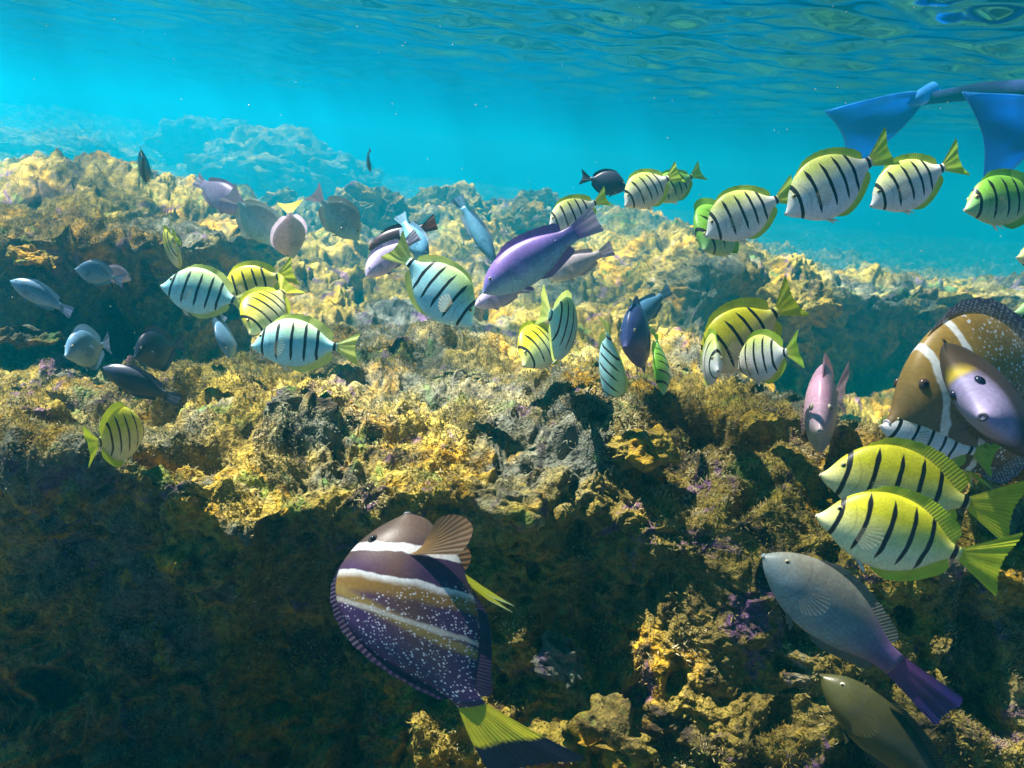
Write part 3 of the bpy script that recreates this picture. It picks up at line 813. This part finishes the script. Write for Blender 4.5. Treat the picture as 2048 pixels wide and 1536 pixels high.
PALE = plain_look("pale", (.72, .72, .72), (.74, .70, .70), (.66, .56, .62), (.6, .5, .6), (.55, .48, .6))
PINK = plain_look("pinkgrey", (.50, .46, .40), (.60, .40, .50), (.62, .36, .50), (.62, .42, .55), (.6, .4, .5), depth=.25)
MAROON = plain_look("maroon", (.14, .05, .05), (.13, .05, .05), (.06, .03, .05), (.16, .05, .05), (.20, .05, .03))
NAVY = plain_look("navy", (.035, .05, .10), (.03, .045, .09), (.025, .035, .07), (.03, .04, .08), (.03, .04, .08), depth=.27)
BLACK = plain_look("black", (.02, .02, .03), (.018, .02, .026), (.012, .014, .02), (.02, .02, .03), (.02, .02, .03), depth=.27)
SKY = plain_look("skyblue", (.16, .46, .66), (.14, .42, .64), (.12, .34, .56), (.14, .40, .62), (.14, .40, .62))
TEAL = plain_look("teal", (.34, .62, .64), (.28, .56, .62), (.40, .52, .50), (.66, .58, .70), (.70, .64, .76))
DEEPBLUE = plain_look("deepblue", (.16, .13, .32), (.08, .12, .36), (.07, .12, .34), (.4, .08, .2), (.4, .08, .2), depth=.25)
OLIVE = plain_look("olive", (.07, .07, .02), (.055, .055, .016), (.04, .042, .014), (.05, .05, .015), (.04, .04, .015))
FACE = plain_look("lavender_face", (.06, .065, .09), (.05, .035, .04), (.07, .04, .02), (.10, .07, .05), (.1, .07, .05),
                  rough2=.6, cheek=(.12, .10, (.34, .29, .48)), iris=(.015, .02, .05), depth=.33)
YTAIL = plain_look("yellow_tail", (.34, .44, .60), (.46, .46, .64), (.66, .56, .72), (.76, .74, .20), (.74, .72, .16))

C = "convict surgeonfish schooling over the reef"
G = "plain coloured fish grazing on the reef"
# snout (px, py, depth), tail base (px, py, depth), dorsal direction (right, down, towards viewer)
fish("striped_surgeonfish", "tang", WHITE, (1250, 412, 1.72), (1337, 356, 1.76), (-.3, -1, 0), "pale striped fish touching the dark navy fish with its snout", "fish", C)
fish("striped_surgeonfish", "tang", GREEN, (1305, 402, 1.96), (1385, 352, 1.98), (-.2, -1, 0), "greenish striped fish half hidden behind the pale one by the navy fish", "fish", C)
fish("striped_surgeonfish", "tang", WHITE, (1412, 472, 1.36), (1556, 398, 1.36), (-.35, -1, 0), "striped fish trailing left behind the largest white striped fish", "fish", C)
fish("striped_surgeonfish", "tang", GREEN, (1408, 500, 1.50), (1462, 425, 1.64), (-.5, -.8, 0), "small striped fish nosing down beneath a larger one over the rock", "fish", C)
fish("striped_surgeonfish", "tang", WHITE, (1572, 428, 1.06), (1742, 322, 1.06), (-.45, -1, .05), "largest white striped fish in open blue water, green tail raised", "fish", C, bend=(.0, .10))
fish("striped_surgeonfish", "tang", WHITE, (1742, 412, 1.20), (1888, 334, 1.20), (-.42, -1, .05), "white striped fish with dark green tail behind the largest one", "fish", C, bend=(.0, .05))
fish("striped_surgeonfish", "tang", GREEN, (1930, 420, 1.25), (2085, 388, 1.27), (-.1, -1, .0), "dark green striped fish entering below the blue swimmer", "fish", C)
fish("striped_surgeonfish", "tang", WHITE, (1098, 455, 1.62), (1192, 405, 1.64), (-.4, -1, 0), "striped fish peeking out above the purple parrotfish", "fish", C)
fish("striped_surgeonfish", "tang", SHADED_CYAN, (944, 652, 1.14), (817, 522, 1.14), (.72, -.68, .1), "turquoise striped fish diving nose down to a dark hollow", "fish", C, bend=(0, .04))
fish("striped_surgeonfish", "tang", SHADED_CYAN, (322, 572, 1.34), (470, 600, 1.34), (.12, -1, 0), "blue green striped fish swimming left below the upright yellow one", "fish", C)
fish("striped_surgeonfish", "tang", YELLOW, (442, 598, 1.46), (560, 552, 1.44), (-.3, -1, .1), "yellow backed striped fish with white tail spread wide", "fish", C)
fish("striped_surgeonfish", "tang", YELLOW, (500, 668, 1.20), (566, 582, 1.30), (-.75, -.6, .25), "olive yellow striped fish tilted nose down between two striped ones", "fish", C)
fish("striped_surgeonfish", "tang", SHADED_CYAN, (504, 692, 1.18), (674, 694, 1.18), (.05, -1, 0), "bright cyan striped fish swimming level with pointed pelvic fin", "fish", C)
fish("striped_surgeonfish", "tang", YELLOW, (352, 520, 1.62), (348, 478, 1.48), (-.15, -1, .5), "narrow upright yellow green striped fish seen end on beside the left mound", "fish", C)
fish("striped_surgeonfish", "tang", YELLOW, (288, 862, 1.00), (196, 886, .88), (-.05, -1, 0), "green yellow striped fish facing right before a golden rock at left", "fish", C)
fish("striped_surgeonfish", "tang", SHADED_CYAN, (1138, 690, 1.22), (1098, 628, 1.06), (.15, -1, .15), "pale blue striped fish seen from behind under two yellow fins", "fish", C)
fish("striped_surgeonfish", "tang", YELLOW, (1047, 732, 1.16), (1110, 662, 1.26), (-.5, -.8, 0), "small yellow striped fish picking at rock with head down", "fish", C)
fish("striped_surgeonfish", "tang", SHADED_CYAN, (1214, 792, 1.06), (1216, 668, .98), (.03, -.6, .9), "striped fish seen from above, stripes forming matching arcs on both flanks", "fish", C)
fish("striped_surgeonfish", "tang", GREEN, (1327, 788, 1.06), (1314, 682, 1.10), (-.6, -.2, .8), "pale green striped fish pointing straight down on the golden ledge", "fish", C)
fish("striped_surgeonfish", "tang", YELLOW, (1402, 742, 1.16), (1556, 622, 1.16), (-.55, -.9, .05), "yellow backed striped fish with pale spread tail over the trench edge", "fish", C)
fish("striped_surgeonfish", "tang", WHITE, (1478, 738, 1.10), (1574, 704, .98), (-.1, -1, .0), "white striped fish with yellow forked tail in front of a larger yellow one", "fish", C)
fish("striped_surgeonfish", "tang", WHITE, (1436, 742, 1.00), (1408, 705, 1.13), (.05, -1, .0), "narrow striped fish facing the viewer with white pelvic fins lowered", "fish", C)
fish("striped_surgeonfish", "tang", WHITE, (1762, 852, .92), (1948, 902, .92), (.2, -1, 0), "white striped fish squeezed beneath the lavender faced fish", "fish", C)
fish("striped_surgeonfish", "tang", YELLOW, (1642, 950, .74), (1938, 1006, .70), (.2, -1, .1), "large yellow striped fish partly hidden, upper of the two by the grey fish", "fish", C, tail_len=1.2, tail_spread=1.25)
fish("striped_surgeonfish", "tang", YELLOW, (1634, 1032, .63), (1922, 1108, .60), (.22, -1, .1), "large yellow striped fish fully visible just above the grey fish", "fish", C, tail_len=1.25, tail_spread=1.3)
fish("striped_surgeonfish", "tang", YELLOW, (2034, 515, 1.3), (2160, 520, 1.3), (0, -1, 0), "tip of a yellow and white fish poking in at the right edge", "fish", C)
fish("striped_surgeonfish", "tang", GREEN, (2029, 625, 1.0), (2150, 640, 1.0), (0, -1, 0), "green fish tip above the spotted fish at the right edge", "fish", C)

fish("spotted_surgeonfish", "round", SPOTTED_NEAR, (815, 1030, .80), (945, 1412, .72), (-.95, .08, .12), "big purple brown fish with white spots and black tipped yellow tail", "fish", bend=(.12, -.52), tail_spread=1.1, pect_out=.5, pect_tilt=-1.85, pect_len=1.35, dorsal=.5)
fish("spotted_surgeonfish", "deep", SPOTTED_GOLD, (1776, 846, .92), (2130, 775, 1.0), (-.25, -1, .1), "white spotted fish with golden head filling the right edge", "fish", dorsal=.8)
fish("lavender_surgeonfish", "tang", FACE, (1966, 834, .62), (1992, 812, .82), (-.65, -.75, .0), "dark fish with lavender cheek and round dark eye facing the viewer", "fish", dorsal=.4)
fish("grey_parrotfish", "parrot", GREY, (1528, 1112, .72), (1790, 1330, .70), (.62, -.75, .15), "large blue grey fish with purple tail resting along the dark reef", "fish", bend=(.05, .0), tail_len=1.7, tail_spread=.85)
fish("olive_fish", "parrot", OLIVE, (1645, 1352, .66), (1890, 1580, .62), (.6, -.7, .2), "dim olive fish in shadow at the bottom edge", "fish", G)
fish("pinkish_fish", "tang", PINK, (1640, 862, .96), (1672, 790, 1.16), (.05, -1, .0), "pink and grey fish facing the viewer, egg shaped from the front", "fish", G)
fish("navy_surgeonfish", "tang", NAVY, (1254, 378, 1.95), (1180, 358, 1.95), (.1, -1, 0), "dark navy fish facing right in bright water", "fish", G)
fish("maroon_parrotfish", "parrot", MAROON, (738, 498, 1.62), (848, 456, 1.62), (-.15, -1, .1), "dark maroon fish in front of the pale boulder", "fish", G, bend=(0, .12))
fish("purple_parrotfish", "parrot", PURPLE, (968, 585, 1.24), (1150, 465, 1.24), (-.5, -.85, .1), "big blue and purple parrotfish feeding head down", "fish", G)
fish("pale_fish", "parrot", PALE, (1098, 556, 1.40), (1200, 508, 1.42), (-.3, -1, .1), "whitish fish right below the big purple parrotfish", "fish", G)
fish("pink_wrasse", "parrot", LILAC, (950, 612, 1.42), (1040, 580, 1.46), (-.1, -1, 0), "mauve fish behind the snout of the big purple parrotfish", "fish", G)
fish("lilac_fish", "parrot", LILAC, (733, 552, 1.40), (815, 485, 1.46), (-.4, -1, 0), "lilac fish behind the raised tail of the diving striped fish", "fish", G)
fish("blue_fish", "parrot", SKY, (852, 520, 1.56), (808, 445, 1.60), (.8, -.5, 0), "bright blue fish between the maroon fish and a yellow tail", "fish", G)
fish("slender_fish", "slim", SKY, (990, 525, 1.66), (926, 415, 1.70), (.8, -.5, .1), "slender sky blue fish pointing down beside the pale rocks", "fish", G)
fish("lilac_fish", "parrot", LILAC, (490, 425, 1.80), (405, 368, 1.86), (.4, -.9, .1), "lilac fish crossing behind a teal one at the left mound", "fish", G)
fish("teal_fish", "tang", TEAL, (556, 492, 1.64), (476, 405, 1.60), (.7, -.7, .1), "teal fish with pale lilac tail raised, head down right of the shaded mound", "fish", G)
fish("yellow_tailed_fish", "tang", YTAIL, (586, 516, 1.60), (580, 425, 1.50), (-.2, -.4, .9), "blue grey fish diving with a yellow tail up", "fish", G)
fish("teal_fish", "tang", TEAL, (718, 480, 1.80), (644, 402, 1.78), (.7, -.7, .1), "teal fish nose down left of the maroon fish", "fish", G)
fish("blue_grey_fish", "parrot", BLUEGREY, (22, 562, 1.34), (122, 614, 1.36), (.4, -.9, .1), "blue grey fish with long tail hanging near the left edge", "fish", G)
fish("blue_grey_fish", "tang", BLUEGREY, (150, 538, 1.50), (228, 556, 1.52), (.1, -1, .1), "blue grey fish under the yellow rimmed rock at the left mound", "fish", G)
fish("lilac_fish", "tang", LILAC, (262, 560, 1.72), (205, 540, 1.66), (.1, -1, .1), "dim lilac fish in shade right beside a blue grey one", "fish", G)
fish("blue_grey_fish", "deep", BLUEGREY, (130, 712, 1.24), (206, 690, 1.34), (-.1, -1, .1), "rounded blue grey fish low in the shade of the left mound", "fish", G)
fish("dark_fish", "deep", NAVY, (268, 715, 1.36), (350, 690, 1.46), (-.1, -1, .1), "dark round fish almost lost in the shadowed hollow", "fish", G)
fish("blue_grey_fish", "tang", BLUEGREY, (458, 716, 1.30), (446, 640, 1.36), (-.2, -.3, .9), "slate blue fish diving just left of the bright cyan striped fish", "fish", G)
fish("dark_fish", "parrot", NAVY, (208, 735, 1.26), (330, 790, 1.28), (.3, -.9, .1), "dark purple fish just above the green yellow striped one", "fish", G)
fish("black_fish", "tang", BLACK, (297, 352, 1.86), (286, 318, 1.74), (-.15, -1, 0), "black fish seen end on upright against hazy water", "fish", G)
fish("blue_fish", "parrot", SKY, (1258, 655, 1.36), (1324, 592, 1.40), (-.5, -.8, .1), "pale blue fish with raised tail behind a dark blue one", "fish", G)
fish("dark_blue_fish", "deep", DEEPBLUE, (1250, 695, 1.20), (1292, 668, 1.36), (-.1, -1, .1), "round dark blue fish tinged red behind two downward striped ones", "fish", G)
fish("distant_fish", "tang", NAVY, (741, 344, 3.6), (738, 306, 3.5), (-.2, -1, 0), "faint fish shape far off above the pale boulder", "fish", G)

# ------------------------------------------------------------------ swimmer with blue fins, kicking under the surface at the right
def swimmer():
    root = bpy.data.objects.new("person", None); COL.objects.link(root)
    base = pix(2330, 215, 3.5); root.location = base
    tag(root, "swimmer kicking bright blue swim fins just under the water surface", "person")
    suit = NT("dark_wetsuit"); obj = suit.n("ShaderNodeTexCoord").outputs["Object"]
    suit.base(suit.mix(suit.noise(obj, 8.0, 3), (.004, .012, .06), (.01, .025, .10))); suit.set(Roughness=.9); suit.b.inputs['Specular IOR Level'].default_value = .1; suit.bump(suit.noise(obj, 22.0, 3), .4, .01)
    V = [(2330, 215, 3.5, .14), (2480, 215, 3.4, .14), (2640, 205, 3.35, .17), (2760, 195, 3.3, .11), (2830, 190, 3.3, .06), (2910, 180, 3.3, .10),
         (2240, 200, 3.6, .095), (2090, 178, 3.85, .062), (1960, 182, 4.2, .055), (1850, 198, 4.45, .038), (1815, 206, 4.5, .034),
         (2300, 250, 3.3, .095), (2230, 222, 3.15, .062), (2160, 212, 3.05, .055), (2105, 222, 2.98, .038), (2080, 232, 2.95, .034),
         (2700, 280, 3.25, .055), (2660, 360, 3.15, .042), (2600, 400, 3.0, .032), (2570, 410, 2.95, .022)]
    E = [(0, 1), (1, 2), (2, 3), (3, 4), (4, 5), (0, 6), (6, 7), (7, 8), (8, 9), (9, 10), (0, 11), (11, 12), (12, 13), (13, 14), (14, 15), (2, 16), (16, 17), (17, 18), (18, 19)]
    me = bpy.data.meshes.new("body"); me.from_pydata([(pix(*c[:3]) - base).tolist() for c in V], E, [])
    o = bpy.data.objects.new("body", me); COL.objects.link(o); o.parent = root
    mod = o.modifiers.new("skin", 'SKIN'); mod.use_smooth_shade = True
    for i, c in enumerate(V):
        sv = me.skin_vertices[0].data[i]; sv.radius = (c[3], c[3]); sv.use_root = (i == 0)
    sb = o.modifiers.new("subdivision", 'SUBSURF'); sb.levels = 2; sb.render_levels = 2
    me.materials.append(suit.m)
    rub = NT("blue_rubber"); obj = rub.n("ShaderNodeTexCoord").outputs["Object"]
    rub.base(rub.mix(rub.noise(obj, 7.0, 3), (.03, .26, .85), (.10, .46, .96))); rub.set(Roughness=.35)
    tr = rub.n("ShaderNodeBsdfTranslucent"); tr.inputs[0].default_value = (.05, .40, .95, 1)
    mx = rub.n("ShaderNodeMixShader"); mx.inputs[0].default_value = .45
    rub.link(rub.b.outputs[0], mx.inputs[1]); rub.link(tr.outputs[0], mx.inputs[2]); rub.link(mx.outputs[0], rub.out.inputs[0])

    def swim_fin(heel, tip, wtip, sag):
        """heel and tip as (px, py, depth); the blade flares to wtip metres and bends by sag."""
        A, B = pix(*heel), pix(*tip); ax = B - A; L = np.linalg.norm(ax); ax /= L
        wd = np.cross(ax, Fv + 0.25 * Uv); wd /= np.linalg.norm(wd); nn = np.cross(wd, ax)
        n, m = 26, 19; t = np.linspace(0, 1, n)[:, None]; q = np.linspace(-1, 1, m)[None, :]
        half = 0.045 + (wtip / 2 - 0.045) * t ** 0.8
        x = t * (1 - 0.07 * (1 - q ** 2) * t ** 6)
        rail = 0.010 * np.exp(-((np.abs(q) - 0.94) / 0.07) ** 2) + 0.004 * np.exp(-((np.abs(q) - 0.33) / 0.06) ** 2)
        th = 0.0022 + rail * (1 - 0.6 * t)
        mid = A + ax * (x * L)[..., None] + wd * (q * half)[..., None] + nn * (sag * (t ** 2) * np.ones_like(q) + 0.012 * np.sin(q * 3 + 5 * t))[..., None]
        up_, dn = (mid + nn * th[..., None]).reshape(-1, 3), (mid - nn * th[..., None]).reshape(-1, 3)
        idx = np.arange(n * m).reshape(n, m); ring = np.concatenate([idx[0, :], idx[1:, -1], idx[-1, -2::-1], idx[-2:0:-1, 0]]); r2 = np.roll(ring, -1)
        F = np.concatenate([grid_faces(n, m), grid_faces(n, m)[:, ::-1] + n * m, np.stack([r2, ring, ring + n * m, r2 + n * m], 1)])
        f = mesh_obj("swim_fin", np.concatenate([up_, dn]) - base, F, rub.m, root)
        # foot pocket: a tapering tube round the foot
        k1, k2 = 12, 16; s_ = np.linspace(0, 1, k1)[:, None]; a_ = np.linspace(0, 2 * math.pi, k2, endpoint=False)[None, :]
        rad = 0.052 * np.sqrt(np.clip(1.02 - s_ ** 2.5, 0.02, 1))
        P = A + ax * ((s_ * 0.26 - 0.16) + 0 * a_)[..., None] + wd * (rad * 1.05 * np.cos(a_))[..., None] + nn * (rad * 0.8 * np.sin(a_))[..., None]
        mesh_obj("foot_pocket", P.reshape(-1, 3) - base, grid_faces(k1, k2, wrap=True), rub.m, f)

    swim_fin((1836, 198, 4.4), (1690, 280, 4.2), .42, .06)
    swim_fin((2096, 226, 2.95), (1925, 300, 2.75), .44, -.05)


swimmer()

# ------------------------------------------------------------------ specks drifting in the water (stuff)
def specks(count):
    V, F = [], []
    tet = np.array([[1, 1, 1], [1, -1, -1], [-1, 1, -1], [-1, -1, 1]]) / 1.7
    ft = np.array([[0, 1, 2], [0, 3, 1], [0, 2, 3], [1, 3, 2]])
    for i in range(count):
        d = RNG.uniform(.5, 2.2)
        p = pix(RNG.uniform(-100, 2150), RNG.uniform(-50, 800), d)
        if p[2] > WZ - 0.06: continue
        r = RNG.uniform(.0005, .0013) * d
        F.append(ft + 4 * len(V)); V.append(tet * r + p)
    m = simple_mat("drifting_speck", (.7, .7, .6), .6)
    tag(mesh_obj("drifting_specks", np.concatenate(V), np.concatenate(F), m, smooth=False), "tiny pale specks drifting in the water", "specks", kind="stuff")


specks(160)
